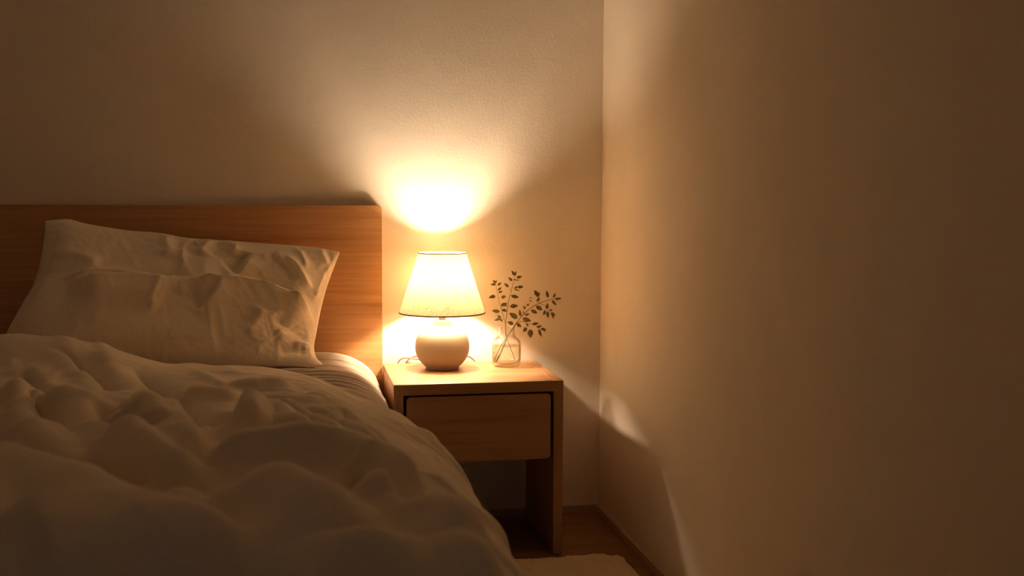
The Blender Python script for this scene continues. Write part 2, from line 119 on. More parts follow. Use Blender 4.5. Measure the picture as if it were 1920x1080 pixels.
# lattice noise
def _h(ix,iy,seed):
    n=(ix.astype(np.int64)*374761393+iy.astype(np.int64)*668265263+seed*1442695041)&0x7fffffff
    n=((n^(n>>13))*1274126177)&0x7fffffff
    return ((n^(n>>16))&0xffff)/65535.
def vnoise(x,y,seed=0):
    ix=np.floor(x);iy=np.floor(y);fx=x-ix;fy=y-iy
    fx=fx*fx*fx*(fx*(fx*6-15)+10);fy=fy*fy*fy*(fy*(fy*6-15)+10)
    a=_h(ix,iy,seed);b=_h(ix+1,iy,seed);c=_h(ix,iy+1,seed);d=_h(ix+1,iy+1,seed)
    return a+(b-a)*fx+(c-a)*fy+(a-b-c+d)*fx*fy
def fbm(x,y,seed=0,o=4):
    s=0;a=.5
    for k in range(o): s=s+a*(vnoise(x*2**k+k*17.3,y*2**k-k*9.1,seed+k)-.5); a*=.5
    return s
def ridged(x,y,seed=0,o=2):
    s=0;a=1.
    for k in range(o):
        n=1-np.abs(2*vnoise(x*2**k+k*5.7,y*2**k+k*3.1,seed+k)-1); s=s+a*n*n; a*=.45
    return s
def fold(px,py,A,wl,wr,e,pts):
    # height of one cloth fold whose crest follows pts; wl / wr: breadth of its left / right flank; e: roundness of the crest
    H=np.zeros(px.shape); C=spline(pts,5); R=5*max(wl,wr)
    m=(px>C[:,0].min()-R)&(px<C[:,0].max()+R)&(py>C[:,1].min()-R)&(py<C[:,1].max()+R)
    if not m.any(): return H
    px=px[m];py=py[m]
    best=np.full(px.shape,1e9); side=np.zeros(px.shape); ss=np.zeros(px.shape)
    L=np.concatenate([[0],np.cumsum(np.linalg.norm(np.diff(C,axis=0),axis=1))])
    for i in range(len(C)-1):
        a=C[i];b=C[i+1];q=b-a;l2=q@q+1e-12;l=math.sqrt(l2)
        t=np.clip(((px-a[0])*q[0]+(py-a[1])*q[1])/l2,0,1)
        dx=px-a[0]-t*q[0];dy=py-a[1]-t*q[1];dd=dx*dx+dy*dy
        k=dd<best
        best=np.where(k,dd,best); side=np.where(k,(q[0]*dy-q[1]*dx)/l,side); ss=np.where(k,L[i]+t*l,ss)
    d=np.sqrt(best); s=ss/L[-1]
    w=wr+(wl-wr)*sstep(.5+side/(1.2*min(wl,wr)))
    q=d/w
    g=np.exp(-(np.sqrt(q*q+e)-math.sqrt(e))/.62)*sstep((4.5-q)/2)
    H[m]=A*g*sstep(s/.22)*sstep((1-s)/.22)
    return H
def creases(px,py,n,x0,x1,y0,y1,ang,spread,Lr,Ar,wr,seed,mask=None):
    # many short fine creases scattered over a patch
    r=random.Random(seed); h=np.zeros(px.shape)
    for _ in range(n):
        x=r.uniform(x0,x1);y=r.uniform(y0,y1);a=ang(x,y)+r.uniform(-spread,spread);l=r.uniform(*Lr);c=r.uniform(-.6,.6)
        P=[]
        for k in range(4):
            P.append((x,y)); x+=l/3*math.cos(a);y+=l/3*math.sin(a);a+=c/3
        w=r.uniform(*wr); h=h+fold(px,py,r.choice((1,1,-.7))*r.uniform(*Ar),w,w*r.uniform(.7,1.2),.08,P)
    return h
def grid_faces(nu,nv,off=0,flip=False):
    f=[]
    for i in range(nu-1):
        for j in range(nv-1):
            q=(off+i*nv+j,off+(i+1)*nv+j,off+(i+1)*nv+j+1,off+i*nv+j+1)
            f.append(q[::-1] if flip else q)
    return f

def normals(X):
    n=np.cross(np.gradient(X,axis=0),np.gradient(X,axis=1)); return n/(np.linalg.norm(n,axis=2)[...,None]+1e-12)
def blur(a,n=1):
    for _ in range(n):
        p=np.pad(a,1,mode='edge'); a=(p[1:-1,1:-1]*4+2*(p[:-2,1:-1]+p[2:,1:-1]+p[1:-1,:-2]+p[1:-1,2:])+p[:-2,:-2]+p[2:,2:]+p[:-2,2:]+p[2:,:-2])/16
    return a

# ------------------------------------------------------------------ materials
def M(name):
    m=bpy.data.materials.new(name); m.use_nodes=True
    nt=m.node_tree; return m,nt,nt.nodes['Principled BSDF']
def N(nt,t,**kw):
    n=nt.nodes.new(t)
    for k,v in kw.items():
        if k in n.inputs: n.inputs[k].default_value=v
        else: setattr(n,k,v)
    return n
def ramp(nt,src,stops):
    r=nt.nodes.new('ShaderNodeValToRGB'); e=r.color_ramp.elements
    while len(e)<len(stops): e.new(.5)
    for x,(p,c) in zip(e,stops): x.position=p; x.color=(*c,1)
    nt.links.new(src,r.inputs[0]); return r.outputs[0]
def plaster(name,col):
    m,nt,b=M(name); L=nt.links
    tc=N(nt,'ShaderNodeTexCoord'); 
    n1=N(nt,'ShaderNodeTexNoise',Scale=3.0,Detail=6.0,Roughness=.6); L.new(tc.outputs['Object'],n1.inputs[0])
    c=ramp(nt,n1.outputs[0],[(.3,[x*.95 for x in col]),(.7,[min(1,x*1.03) for x in col])]); L.new(c,b.inputs['Base Color'])
    n2=N(nt,'ShaderNodeTexNoise',Scale=110.0,Detail=5.0,Roughness=.6); L.new(tc.outputs['Object'],n2.inputs[0])
    n3=N(nt,'ShaderNodeTexNoise',Scale=9.0,Detail=3.0,Roughness=.5); L.new(tc.outputs['Object'],n3.inputs[0])
    mx=N(nt,'ShaderNodeMath',operation='MULTIPLY_ADD'); L.new(n3.outputs[0],mx.inputs[0]); mx.inputs[1].default_value=1.5; L.new(n2.outputs[0],mx.inputs[2])
    bp=N(nt,'ShaderNodeBump',Strength=.35,Distance=.0022); L.new(mx.outputs[0],bp.inputs['Height']); L.new(bp.outputs[0],b.inputs['Normal'])
    b.inputs['Roughness'].default_value=.92; b.inputs['Specular IOR Level'].default_value=.2
    return m
def wood(name,dark,mid,light,axis='X',scale=1.,rough=.42,bump=.1,spec=.4):
    m,nt,b=M(name); L=nt.links
    tc=N(nt,'ShaderNodeTexCoord'); mp=N(nt,'ShaderNodeMapping')
    st={'X':(.9,14,14),'Z':(14,14,.9),'Y':(14,.9,14)}[axis]
    mp.inputs['Scale'].default_value=[x*scale for x in st]; L.new(tc.outputs['Object'],mp.inputs[0])
    n1=N(nt,'ShaderNodeTexNoise',Scale=1.3,Detail=8.0,Roughness=.62,Distortion=.9); L.new(mp.outputs[0],n1.inputs[0])
    c=ramp(nt,n1.outputs[0],[(.28,dark),(.48,mid),(.72,light)])
    mp2=N(nt,'ShaderNodeMapping'); mp2.inputs['Scale'].default_value=[x*scale*(9 if x>2 else 3) for x in st]; L.new(tc.outputs['Object'],mp2.inputs[0])
    n2=N(nt,'ShaderNodeTexNoise',Scale=1.0,Detail=3.0,Roughness=.5); L.new(mp2.outputs[0],n2.inputs[0])
    c2=ramp(nt,n2.outputs[0],[(.35,(.80,.78,.74)),(.6,(1,1,1))])
    mix=N(nt,'ShaderNodeMix',data_type='RGBA',blend_type='MULTIPLY'); mix.inputs['Factor'].default_value=.6
    L.new(c,mix.inputs['A']); L.new(c2,mix.inputs['B']); L.new(mix.outputs['Result'],b.inputs['Base Color'])
    bp=N(nt,'ShaderNodeBump',Strength=bump,Distance=.0006); L.new(n2.outputs[0],bp.inputs['Height']); L.new(bp.outputs[0],b.inputs['Normal'])
    b.inputs['Roughness'].default_value=rough; b.inputs['Specular IOR Level'].default_value=spec
    return m
def floor_wood(name):
    m,nt,b=M(name); L=nt.links
    tc=N(nt,'ShaderNodeTexCoord')
    br=N(nt,'ShaderNodeTexBrick'); br.inputs['Scale'].default_value=1.; br.inputs['Brick Width'].default_value=1.1; br.inputs['Row Height'].default_value=.115
    br.inputs['Mortar Size'].default_value=.0012; br.inputs['Color1'].default_value=(.34,.17,.06,1); br.inputs['Color2'].default_value=(.27,.13,.045,1); br.inputs['Mortar'].default_value=(.05,.025,.01,1)
    L.new(tc.outputs['Object'],br.inputs[0])
    mp=N(nt,'ShaderNodeMapping'); mp.inputs['Scale'].default_value=(2,26,2); L.new(tc.outputs['Object'],mp.inputs[0])
    n1=N(nt,'ShaderNodeTexNoise',Scale=1.5,Detail=8.0,Roughness=.6,Distortion=.6); L.new(mp.outputs[0],n1.inputs[0])
    c=ramp(nt,n1.outputs[0],[(.3,(.62,.58,.52)),(.7,(1.1,1.08,1.05))])
    mix=N(nt,'ShaderNodeMix',data_type='RGBA',blend_type='MULTIPLY'); mix.inputs['Factor'].default_value=.8
    L.new(br.outputs[0],mix.inputs['A']); L.new(c,mix.inputs['B']); L.new(mix.outputs['Result'],b.inputs['Base Color'])
    b.inputs['Roughness'].default_value=.38
    return m
def cloth(name,col,weave=900.,rough=.95,bump=.25,sheen=.25):
    m,nt,b=M(name); L=nt.links
    tc=N(nt,'ShaderNodeTexCoord')
    n0=N(nt,'ShaderNodeTexNoise',Scale=260.0,Detail=3.0,Roughness=.6); L.new(tc.outputs['Object'],n0.inputs[0])
    c=ramp(nt,n0.outputs[0],[(.3,[x*.90 for x in col]),(.7,[min(1,x*1.05) for x in col])]); L.new(c,b.inputs['Base Color'])
    n1=N(nt,'ShaderNodeTexNoise',Scale=weave,Detail=2.0,Roughness=.5); L.new(tc.outputs['Object'],n1.inputs[0])
    n2=N(nt,'ShaderNodeTexNoise',Scale=45.0,Detail=4.0,Roughness=.6,Distortion=1.2); L.new(tc.outputs['Object'],n2.inputs[0])
    mx=N(nt,'ShaderNodeMath',operation='MULTIPLY_ADD'); L.new(n2.outputs[0],mx.inputs[0]); mx.inputs[1].default_value=2.0; L.new(n1.outputs[0],mx.inputs[2])
    bp=N(nt,'ShaderNodeBump',Strength=bump,Distance=.0012); L.new(mx.outputs[0],bp.inputs['Height']); L.new(bp.outputs[0],b.inputs['Normal'])
    b.inputs['Roughness'].default_value=rough; b.inputs['Specular IOR Level'].default_value=.1
    b.inputs['Sheen Weight'].default_value=sheen; b.inputs['Sheen Roughness'].default_value=.5
    return m
def plain(name,col,rough=.5,metal=0,spec=.5):
    m,nt,b=M(name); b.inputs['Base Color'].default_value=(*col,1); b.inputs['Roughness'].default_value=rough; b.inputs['Metallic'].default_value=metal; b.inputs['Specular IOR Level'].default_value=spec
    n=N(nt,'ShaderNodeTexNoise',Scale=180.0,Detail=3.0); tc=N(nt,'ShaderNodeTexCoord'); nt.links.new(tc.outputs['Object'],n.inputs[0])
    bp=N(nt,'ShaderNodeBump',Strength=.06,Distance=.0005); nt.links.new(n.outputs[0],bp.inputs['Height']); nt.links.new(bp.outputs[0],b.inputs['Normal'])
    return m

WALL=plaster('plaster',(.87,.79,.665))
CEIL=plaster('ceiling_plaster',(.70,.64,.54))
SKIRT=plain('skirting_paint',(.52,.38,.23),.6)
FLOOR=floor_wood('floor_oak')
OAK_X=wood('oak_across',(.31,.16,.070),(.41,.222,.105),(.49,.275,.135),'X',rough=.45)
HEAD=wood('oak_headboard',(.47,.235,.094),(.60,.325,.138),(.69,.40,.185),'X',rough=.45)
OAK_Z=wood('oak_upright',(.31,.16,.070),(.41,.222,.105),(.49,.275,.135),'Z',rough=.45)
LINEN=cloth("cream_linen",(.90,.80,.64))
DUVET=cloth("cream_cotton",(.85,.745,.58))
SHEET=cloth('taupe_sheet',(.43,.35,.275),bump=.2)
PIPE=cloth('cream_piping',(.78,.70,.58))

def shade_material():
    m,nt,b=M('shade_paper'); L=nt.links
    nt.nodes.remove(b); out=nt.nodes['Material Output']
    tc=N(nt,'ShaderNodeTexCoord')
    w=N(nt,'ShaderNodeTexNoise',Scale=30.0,Detail=3.0); L.new(tc.outputs['Object'],w.inputs[0])
    ad=N(nt,'ShaderNodeMix',data_type='RGBA',blend_type='LINEAR_LIGHT'); ad.inputs['Factor'].default_value=.05
    L.new(tc.outputs['Object'],ad.inputs['A']); L.new(w.outputs['Color'],ad.inputs['B'])
    v=N(nt,'ShaderNodeTexVoronoi',Scale=75.0,feature='DISTANCE_TO_EDGE'); L.new(ad.outputs['Result'],v.inputs[0])
    v2=N(nt,'ShaderNodeTexNoise',Scale=140.0,Detail=5.0,Roughness=.65,Distortion=1.5); L.new(ad.outputs['Result'],v2.inputs[0])
    f1=ramp(nt,v.outputs['Distance'],[(.0,(.80,.74,.66)),(.10,(1,1,1))])
    f2=ramp(nt,v2.outputs[0],[(.32,(.78,.72,.62)),(.62,(1,1,1))])
    mm=N(nt,'ShaderNodeMix',data_type='RGBA',blend_type='MULTIPLY'); mm.inputs['Factor'].default_value=1.
    L.new(f1,mm.inputs['A']); L.new(f2,mm.inputs['B'])
    c1=N(nt,'ShaderNodeMix',data_type='RGBA',blend_type='MULTIPLY'); c1.inputs['Factor'].default_value=1.; c1.inputs['A'].default_value=(*SHADE_T,1); L.new(mm.outputs['Result'],c1.inputs['B'])
    tr=N(nt,'ShaderNodeBsdfTranslucent'); L.new(c1.outputs['Result'],tr.inputs[0])
    c2=N(nt,'ShaderNodeMix',data_type='RGBA',blend_type='MULTIPLY'); c2.inputs['Factor'].default_value=1.; c2.inputs['A'].default_value=(*SHADE_R,1); L.new(mm.outputs['Result'],c2.inputs['B'])
    df=N(nt,'ShaderNodeBsdfDiffuse'); L.new(c2.outputs['Result'],df.inputs[0])
    a=N(nt,'ShaderNodeAddShader'); L.new(tr.outputs[0],a.inputs[0]); L.new(df.outputs[0],a.inputs[1])
    L.new(a.outputs[0],out.inputs['Surface']); return m
SHADE_T=(.086,.062,.036); SHADE_R=(.52,.47,.38)
SHADE=shade_material()
TRIM=plain('shade_trim',(.30,.18,.09),.8)
CERAMIC=plain('matte_ceramic',(.37,.31,.235),.62,spec=.25)
DARK=plain('dark_fitting',(.10,.065,.04),.5)
BRASS=plain('aged_brass',(.45,.30,.13),.35,metal=1.)
CORDM=plain('cord_plastic',(.26,.21,.15),.5)
BULB_COL=(1.,.745,.505); BULB_L=770.
def bulb_material():
    m,nt,b=M('bulb_glow'); nt.nodes.remove(b)
    e=N(nt,'ShaderNodeEmission',Strength=BULB_L); e.inputs[0].default_value=(*BULB_COL,1)
    nt.links.new(e.outputs[0],nt.nodes['Material Output'].inputs['Surface']); return m
BULB=bulb_material()
def glassy(name,clear,rim,gloss,ior_k,rough=.02):
    # thin clear wall: looks through it, darker where the wall is seen edge-on, with a grazing reflection
    m,nt,b=M(name); L=nt.links; nt.nodes.remove(b)
    lw=N(nt,'ShaderNodeLayerWeight',Blend=.5)
    p1=N(nt,'ShaderNodeMath',operation='POWER'); p1.inputs[1].default_value=ior_k; L.new(lw.outputs['Facing'],p1.inputs[0])
    mc=N(nt,'ShaderNodeMix',data_type='RGBA'); mc.inputs['A'].default_value=(*clear,1); mc.inputs['B'].default_value=(*rim,1); L.new(p1.outputs[0],mc.inputs['Factor'])
    t=N(nt,'ShaderNodeBsdfTransparent'); L.new(mc.outputs['Result'],t.inputs[0])
    g=N(nt,'ShaderNodeBsdfGlossy'); g.inputs['Roughness'].default_value=rough; g.inputs[0].default_value=(1,1,1,1)
    f=N(nt,'ShaderNodeMath',operation='MULTIPLY_ADD'); L.new(p1.outputs[0],f.inputs[0]); f.inputs[1].default_value=gloss; f.inputs[2].default_value=.045
    mx=N(nt,'ShaderNodeMixShader'); L.new(f.outputs[0],mx.inputs[0]); L.new(t.outputs[0],mx.inputs[1]); L.new(g.outputs[0],mx.inputs[2])
    L.new(mx.outputs[0],nt.nodes['Material Output'].inputs['Surface']); return m
GLASS=glassy('clear_glass',(.975,.972,.96),(.42,.38,.31),.30,2.6)
WATER=glassy('still_water',(.93,.895,.82),(.72,.64,.50),.12,2.0)
def leaf_material(name,col):
    m,nt,b=M(name); L=nt.links
    n=N(nt,'ShaderNodeTexNoise',Scale=60.0,Detail=3.0); tc=N(nt,'ShaderNodeTexCoord'); L.new(tc.outputs['Object'],n.inputs[0])
    c=ramp(nt,n.outputs[0],[(.3,[x*.7 for x in col]),(.7,[x*1.25 for x in col])])
    L.new(c,b.inputs['Base Color']); b.inputs['Roughness'].default_value=.55; b.inputs['Specular IOR Level'].default_value=.3
    t=N(nt,'ShaderNodeBsdfTranslucent'); L.new(c,t.inputs[0]); mx=N(nt,'ShaderNodeMixShader'); mx.inputs[0].default_value=.3
    L.new(b.outputs[0],mx.inputs[1]); L.new(t.outputs[0],mx.inputs[2]); L.new(mx.outputs[0],nt.nodes['Material Output'].inputs['Surface']); return m
LEAF=leaf_material('leaf_green',(.15,.135,.035))
STEM=plain('stem_brown',(.17,.115,.045),.7)
RUG=cloth('cream_pile',(.72,.60,.42),bump=.6,weave=500.)

# ------------------------------------------------------------------ room
XR=.9893; XL=-2.5; YN=-4.6; H=2.5
def struct(o): o['kind']='structure'; return o
struct(box('floor',(XL,YN,-.1),(XR,0,0),FLOOR))
struct(box('ceiling',(XL,YN,H),(XR,0,H+.1),CEIL))
struct(box('wall_back',(XL-.1,0,-.1),(XR+.1,.1,H+.1),WALL))
struct(box('wall_right',(XR,YN,-.1),(XR+.1,0,H+.1),WALL))
struct(box('wall_left',(XL-.1,YN,-.1),(XL,0,H+.1),WALL))
struct(box('baseboard_back',(XL,-.011,0),(XR-.011,0,.026),SKIRT,bevel=.0015))
struct(box('baseboard_right',(XR-.011,YN,0),(XR,0,.026),SKIRT,bevel=.0015))

# ------------------------------------------------------------------ bed
HX=.2605; HZ=1.033
bed=thing('bed','low oak bed with a wide plain headboard against the plaster wall','bed',(-.6,-.03,0))
def child(o,par):
    o.parent=par; o.matrix_parent_inverse=Matrix.Translation(par.location).inverted(); return o
child(rounded_panel('headboard',-1.46,HX,.06,HZ,-.0265,-.0025,.011,HEAD,corners=(0,0,1,1),bevel=.003),bed)
child(box('side_rail',(.205,-2.2,.17),(.235,-.0268,.30),OAK_X,bevel=.003),bed)
child(box('side_rail',(-1.435,-2.2,.17),(-1.405,-.0268,.30),OAK_X,bevel=.003),bed)
child(box('foot_rail',(-1.404,-2.2,.17),(.204,-2.17,.30),OAK_X,bevel=.003),bed)
child(box('slat_base',(-1.404,-2.169,.245),(.204,-.0268,.275),OAK_X),bed)
for x in (-1.40,.14):
    for y in (-.10,-2.165):
        child(box('leg',(x,y,0),(x+.06,y+.06,.245),OAK_Z,bevel=.003),bed)

# mattress: rounded box under a fitted sheet
MT=.565; MXR=.245; MXL=-1.44
def sheet_section(n_flat=60,n_arc=26,n_side=10):
    P=[]
    for i in range(n_flat): P.append((MXL+.175+(.07-MXL-.175)*i/n_flat,MT,0.,1.))
    for i in range(n_arc+1):
        t=PI/2*i/n_arc; P.append((.07+.175*math.sin(t),MT-.13+.13*math.cos(t),.13*math.sin(t),.175*math.cos(t)))
    for i in range(1,n_side+1): P.append((MXR,MT-.13-(MT-.13-.279)*i/n_side,1.,0.))
    L=[]
    for i in range(6): L.append((MXL,.279+(MT-.13-.279)*i/6,-1.,0.))
    for i in range(n_arc):
        t=PI/2*i/n_arc; L.append((MXL+.175-.175*math.cos(t),MT-.13+.13*math.sin(t),-.13*math.cos(t),.175*math.sin(t)))
    return np.array(L+P)
sec=sheet_section()
nrm=sec[:,2:]/np.linalg.norm(sec[:,2:],axis=1)[:,None]
arc=np.concatenate([[0],np.cumsum(np.linalg.norm(np.diff(sec[:,:2],axis=0),axis=1))])
ys=np.concatenate([np.linspace(-.034,-1.3,330),np.linspace(-1.31,-2.19,40)])
A_,Y_=np.meshgrid(arc,ys,indexing='ij')
SX=np.repeat(sec[:,0][:,None],len(ys),1); SZ=np.repeat(sec[:,1][:,None],len(ys),1)
aR=arc[-1]
warp=.02*fbm(A_*5,Y_*4,3)+.10*sstep((A_-aR+.50)/.45)*(A_-aR+.40)   # wrinkles sweep toward the foot as they go over the side
wr=ridged((Y_+warp)*34,A_*2.2,11,2)+.6*ridged((Y_+warp)*75,A_*3.5,21,1)
amp=.0075*(.35+.9*vnoise(A_*5,Y_*6,31))*sstep((-.05-Y_)/.05)
hgt=amp*(wr-.6)
endround=.030*(1-np.sqrt(np.clip(1-np.clip((Y_+.064)/.03,0,1)**2,0,1)))
hgt=hgt-endround
mv=np.stack([SX+nrm[:,0][:,None]*hgt,Y_,SZ+nrm[:,1][:,None]*hgt],-1).reshape(-1,3)
mattress=thing('mattress','thick mattress in a wrinkled taupe fitted sheet on the oak bed','mattress',(-.6,-1.1,.278))
fs=mesh('fitted_sheet',mv,grid_faces(len(arc),len(ys)),SHEET); 
bm=bmesh.new(); bm.from_mesh(fs.data)
bmesh.ops.holes_fill(bm,edges=[e for e in bm.edges if e.is_boundary],sides=0); bmesh.ops.recalc_face_normals(bm,faces=bm.faces); bm.to_mesh(fs.data); bm.free()
child(fs,mattress)
pp=[(sec[i,0]+nrm[i,0]*-.002,-.0435,sec[i,1]+nrm[i,1]*-.002) for i in range(len(sec)) if i%2==0 or sec[i,0]>.07]
pipe=tube('piping',pp,.0085,.0085,PIPE,sides=12); pipe['label']='pale rolled edge'; child(pipe,mattress)

# ------------------------------------------------------------------ pillow
def resample(pts,n):
    C=spline(pts,12); L=np.concatenate([[0],np.cumsum(np.linalg.norm(np.diff(C,axis=0),axis=1))]); L/=L[-1]
    t=np.linspace(0,1,n); return np.stack([np.interp(t,L,C[:,k]) for k in range(3)],1)
NU,NV=330,190
top=resample(EDGE_TOP,NU); bot=resample(EDGE_BOTTOM,NU); lef=resample(EDGE_LEFT[::-1],NV); rig=resample(EDGE_RIGHT[::-1],NV)
u=np.linspace(0,1,NU)[:,None,None]; v=np.linspace(0,1,NV)[None,:,None]
P=(1-v)*bot[:,None]+v*top[:,None]+(1-u)*lef[None]+u*rig[None]-((1-u)*(1-v)*bot[0]+u*(1-v)*bot[-1]+(1-u)*v*top[0]+u*v*top[-1])
du=np.gradient(P,axis=0); dv=np.gradient(P,axis=1); n=np.cross(du,dv); n/=np.linalg.norm(n,axis=2)[...,None]+1e-12   # toward the viewer's side (-y)
uu=u[...,0]+0*v[...,0]; vv=v[...,0]+0*u[...,0]
pu=np.where(uu<.42,(1-np.clip((.42-uu)/.42,0,1)**3.4)**.66,(1-np.clip((uu-.42)/.58,0,1)**2.2)**.72); pv=(1-np.abs(2*vv-1)**2.8)**.62
prof=pu*pv
X_,Z_=P[...,0],P[...,2]
front=.095*prof*(1.22-.42*vv)
wx=X_+.006*fbm(X_*14,Z_*14,5); wz=Z_+.006*fbm(X_*14,Z_*14,9)
h=0*X_
for q in PILLOW_FOLDS: h=h+fold(wx,wz,q[0]*PILLOW_GAIN,*q[1:])
h=h+creases(wx,wz,36,-.25,.06,.64,.90,lambda x,y:-1.0+(y-.75)*2.0,.3,(.06,.14),(.001,.003),(.006,.012),3)
h=h+creases(wx,wz,34,-.80,-.2,.62,.95,lambda x,y:-1.9+(x+.5)*1.2,.6,(.07,.18),(.0015,.004),(.009,.018),4)
h=h+.004*(ridged(wx*8+wz*5,wz*7-wx*4,41,2)-.6)
h=blur(h,1)*np.clip(prof*2.2,0,1)
F=P+n*(front+h)[...,None]
em=np.clip(prof*4,0,1)*np.clip(2.2-prof*2.2,0,1)
F=F+n*(.0022*em*(vnoise(uu*60,vv*40,61)-.5))[...,None]
Bk=P-n*(.055*prof)[...,None]
for Q in (F,Bk):
    Q[...,1]=np.minimum(Q[...,1],-.034-.002*prof); Q[...,2]=np.maximum(Q[...,2],.5685)
for Q in (F,Bk):
    Q[...,1]=np.minimum(Q[...,1],-.034); Q[...,2]=np.maximum(Q[...,2],.5745)
pv_=np.concatenate([F.reshape(-1,3),Bk.reshape(-1,3)])
pf=grid_faces(NU,NV)+grid_faces(NU,NV,NU*NV,True)
def rim(i,j): return i*NV+j
loop=[rim(i,0) for i in range(NU)]+[rim(NU-1,j) for j in range(1,NV)]+[rim(i,NV-1) for i in range(NU-2,-1,-1)]+[rim(0,j) for j in range(NV-2,0,-1)]
pillow=mesh('pillow',pv_,pf,LINEN)
bm=bmesh.new(); bm.from_mesh(pillow.data); bmesh.ops.remove_doubles(bm,verts=bm.verts,dist=.00015); bmesh.ops.recalc_face_normals(bm,faces=bm.faces); bm.to_mesh(pillow.data); bm.free()
tag(pillow,'large crumpled cream pillow propped up against the oak headboard','pillow')

# ------------------------------------------------------------------ duvet
FAR_X=[-1.45,-.9,-.5,-.3,-.18,-.10,-.04,.05,.13,.2,.26,.4]; FAR_Y=[-.47,-.45,-.43,-.42,-.42,-.46,-.53,-.69,-.94,-1.05,-1.08,-1.12]
FOOT=-2.36
S0=-1.45; SA,SB=.262,.30; XC=.115
ds=.0056
flat=np.arange(S0,XC,ds)
th=np.linspace(0,PI/2,84)
side=np.linspace(.303,.17,22)
bx=np.concatenate([flat,XC+SA*np.sin(th),np.full(len(side),XC+SA)])
bz=np.concatenate([np.zeros(len(flat)),-SB*(1-np.cos(th)),side-.305-SB])
nx=np.concatenate([np.zeros(len(flat)),np.sin(th)*SB,np.full(len(side),1.)]); nz=np.concatenate([np.ones(len(flat)),np.cos(th)*SA,np.zeros(len(side))])
nl=np.hypot(nx,nz); nx/=nl; nz/=nl
drop=np.concatenate([[0],np.cumsum(np.hypot(np.diff(bx),np.diff(bz)))])+S0   # unrolled coordinate across the bed
NT=400
tt=np.linspace(0,1,NT)
far=np.interp(bx,FAR_X,FAR_Y)
YY=far[:,None]+(FOOT-far)[:,None]*tt[None]
UU=np.repeat(drop[:,None],NT,1)
into=np.abs(YY-far[:,None])
base=.592+.018*sstep(into/.16)+.028*sstep((into-.12)/.40)*(1-sstep((UU+.02)/.32))
hump=np.interp(UU,[-1.45,-.9,-.7,-.55,-.42,-.32,-.22],[.090,.098,.100,.072,.042,.012,0])
yc=np.interp(UU,[-1.45,-.7,-.3],[-.60,-.58,-.60])
dy=YY-yc; hum=hump*np.exp(-np.where(dy>0,(dy/.13)**2,(dy/.17)**2))
pos=np.zeros_like(UU); neg=np.zeros_like(UU)
wx=UU+.010*fbm(UU*6,YY*6,15); wy=YY+.010*fbm(UU*6,YY*6,19)
for q in DUVET_FOLDS:
    g=fold(wx,wy,q[0]*(1.15 if q[0]<.045 else 1.05),*q[1:])
    if q[0]>.03: pos+=g**2
    else: neg+=g
soft=sstep(into/.10)
fh=np.sqrt(pos+1e-9)-3e-5+neg
fh=fh+soft*.009*(ridged(wx*4.2+wy*2.2,wy*4.6-wx*1.8,81,2)-.6)
fh=fh+soft*.0016*(ridged(wx*13-wy*7,wy*12+wx*6,91,2)-.6)
cr=creases(wx,wy,60,-.15,.30,-1.45,-.55,lambda x,y:-.55-.8*(x-.1),.3,(.08,.22),(.003,.008),(.008,.016),5)
cr=cr+creases(wx,wy,60,-.95,.0,-1.6,-.55,lambda x,y:-.9+.6*x,.9,(.08,.2),(.002,.005),(.010,.02),6)
cr=cr+creases(wx,wy,40,.15,.52,-2.1,-1.1,lambda x,y:-.35,.35,(.12,.3),(.003,.008),(.010,.022),8)
fh=fh+sstep((into-.05)/.3)*cr
fh=blur(fh,1)
drp=sstep((UU-.3)/.3)
fh=fh*(1-.3*drp)+drp*.010*np.sin(YY*15+fbm(UU*3,YY*6,77)*9)
gu=np.gradient(fh,axis=0)/np.gradient(UU,axis=0); gy=np.gradient(fh,axis=1)/np.gradient(YY,axis=1)
lat=np.clip(-blur(gu,4),-.7,.7)*.009*soft; laty=np.clip(-blur(gy,4),-.7,.7)*.009*soft
fo=np.clip((-2.22-YY)/.14,0,1); hh=np.maximum(hum+fh,-(base-.593))
DV=np.stack([bx[:,None]+nx[:,None]*hh+nz[:,None]*lat,YY+laty,base+bz[:,None]+nz[:,None]*hh-nx[:,None]*lat-.16*fo**2.2],-1)
duvet=mesh('duvet',DV.reshape(-1,3),grid_faces(DV.shape[0],DV.shape[1],flip=True),DUVET)
sm=duvet.modifiers.new('thickness','SOLIDIFY'); sm.thickness=.014; sm.offset=-1
tag(duvet,'rumpled cream duvet spread over the bed and hanging down its side','duvet')

# ------------------------------------------------------------------ nightstand
nx0,nW,nT,nZ,nY=.2623,.5,.4079,.5249,-.015
ns=thing('nightstand','square oak nightstand with one drawer between bed and right wall','nightstand',(nx0+nW/2,nY-nT/2,0))
yF=nY-nT
child(box('top_panel',(nx0,yF,nZ-.032),(nx0+nW-.0292,nY,nZ),OAK_X,bevel=.0012),ns)
child(box('top_end_block',(nx0+nW-.029,yF,nZ-.032),(nx0+nW,nY,nZ),OAK_X,bevel=.0012),ns)
for a in (nx0,nx0+nW-.0285):
    child(box('side_panel',(a,yF+.0005,0.002),(a+.0285,nY-.0005,nZ-.0323),OAK_Z,bevel=.0012),ns)
dx0,dx1,dz0,dz1=nx0+.0375,nx0+nW-.0375,.293,nZ-.0385
dr=rounded_panel('drawer',dx0,dx1,dz0,dz1,yF+.002,yF+.022,.011,OAK_X,bevel=.0015); child(dr,ns)
db=box('drawer_box',(dx0+.004,yF+.0225,dz0+.008),(dx1-.004,nY-.03,dz1-.03),OAK_X); child(db,ns)
child(box('back_panel',(nx0+.0288,nY-.016,.285),(nx0+nW-.0288,nY-.004,nZ-.0325),OAK_X),ns)

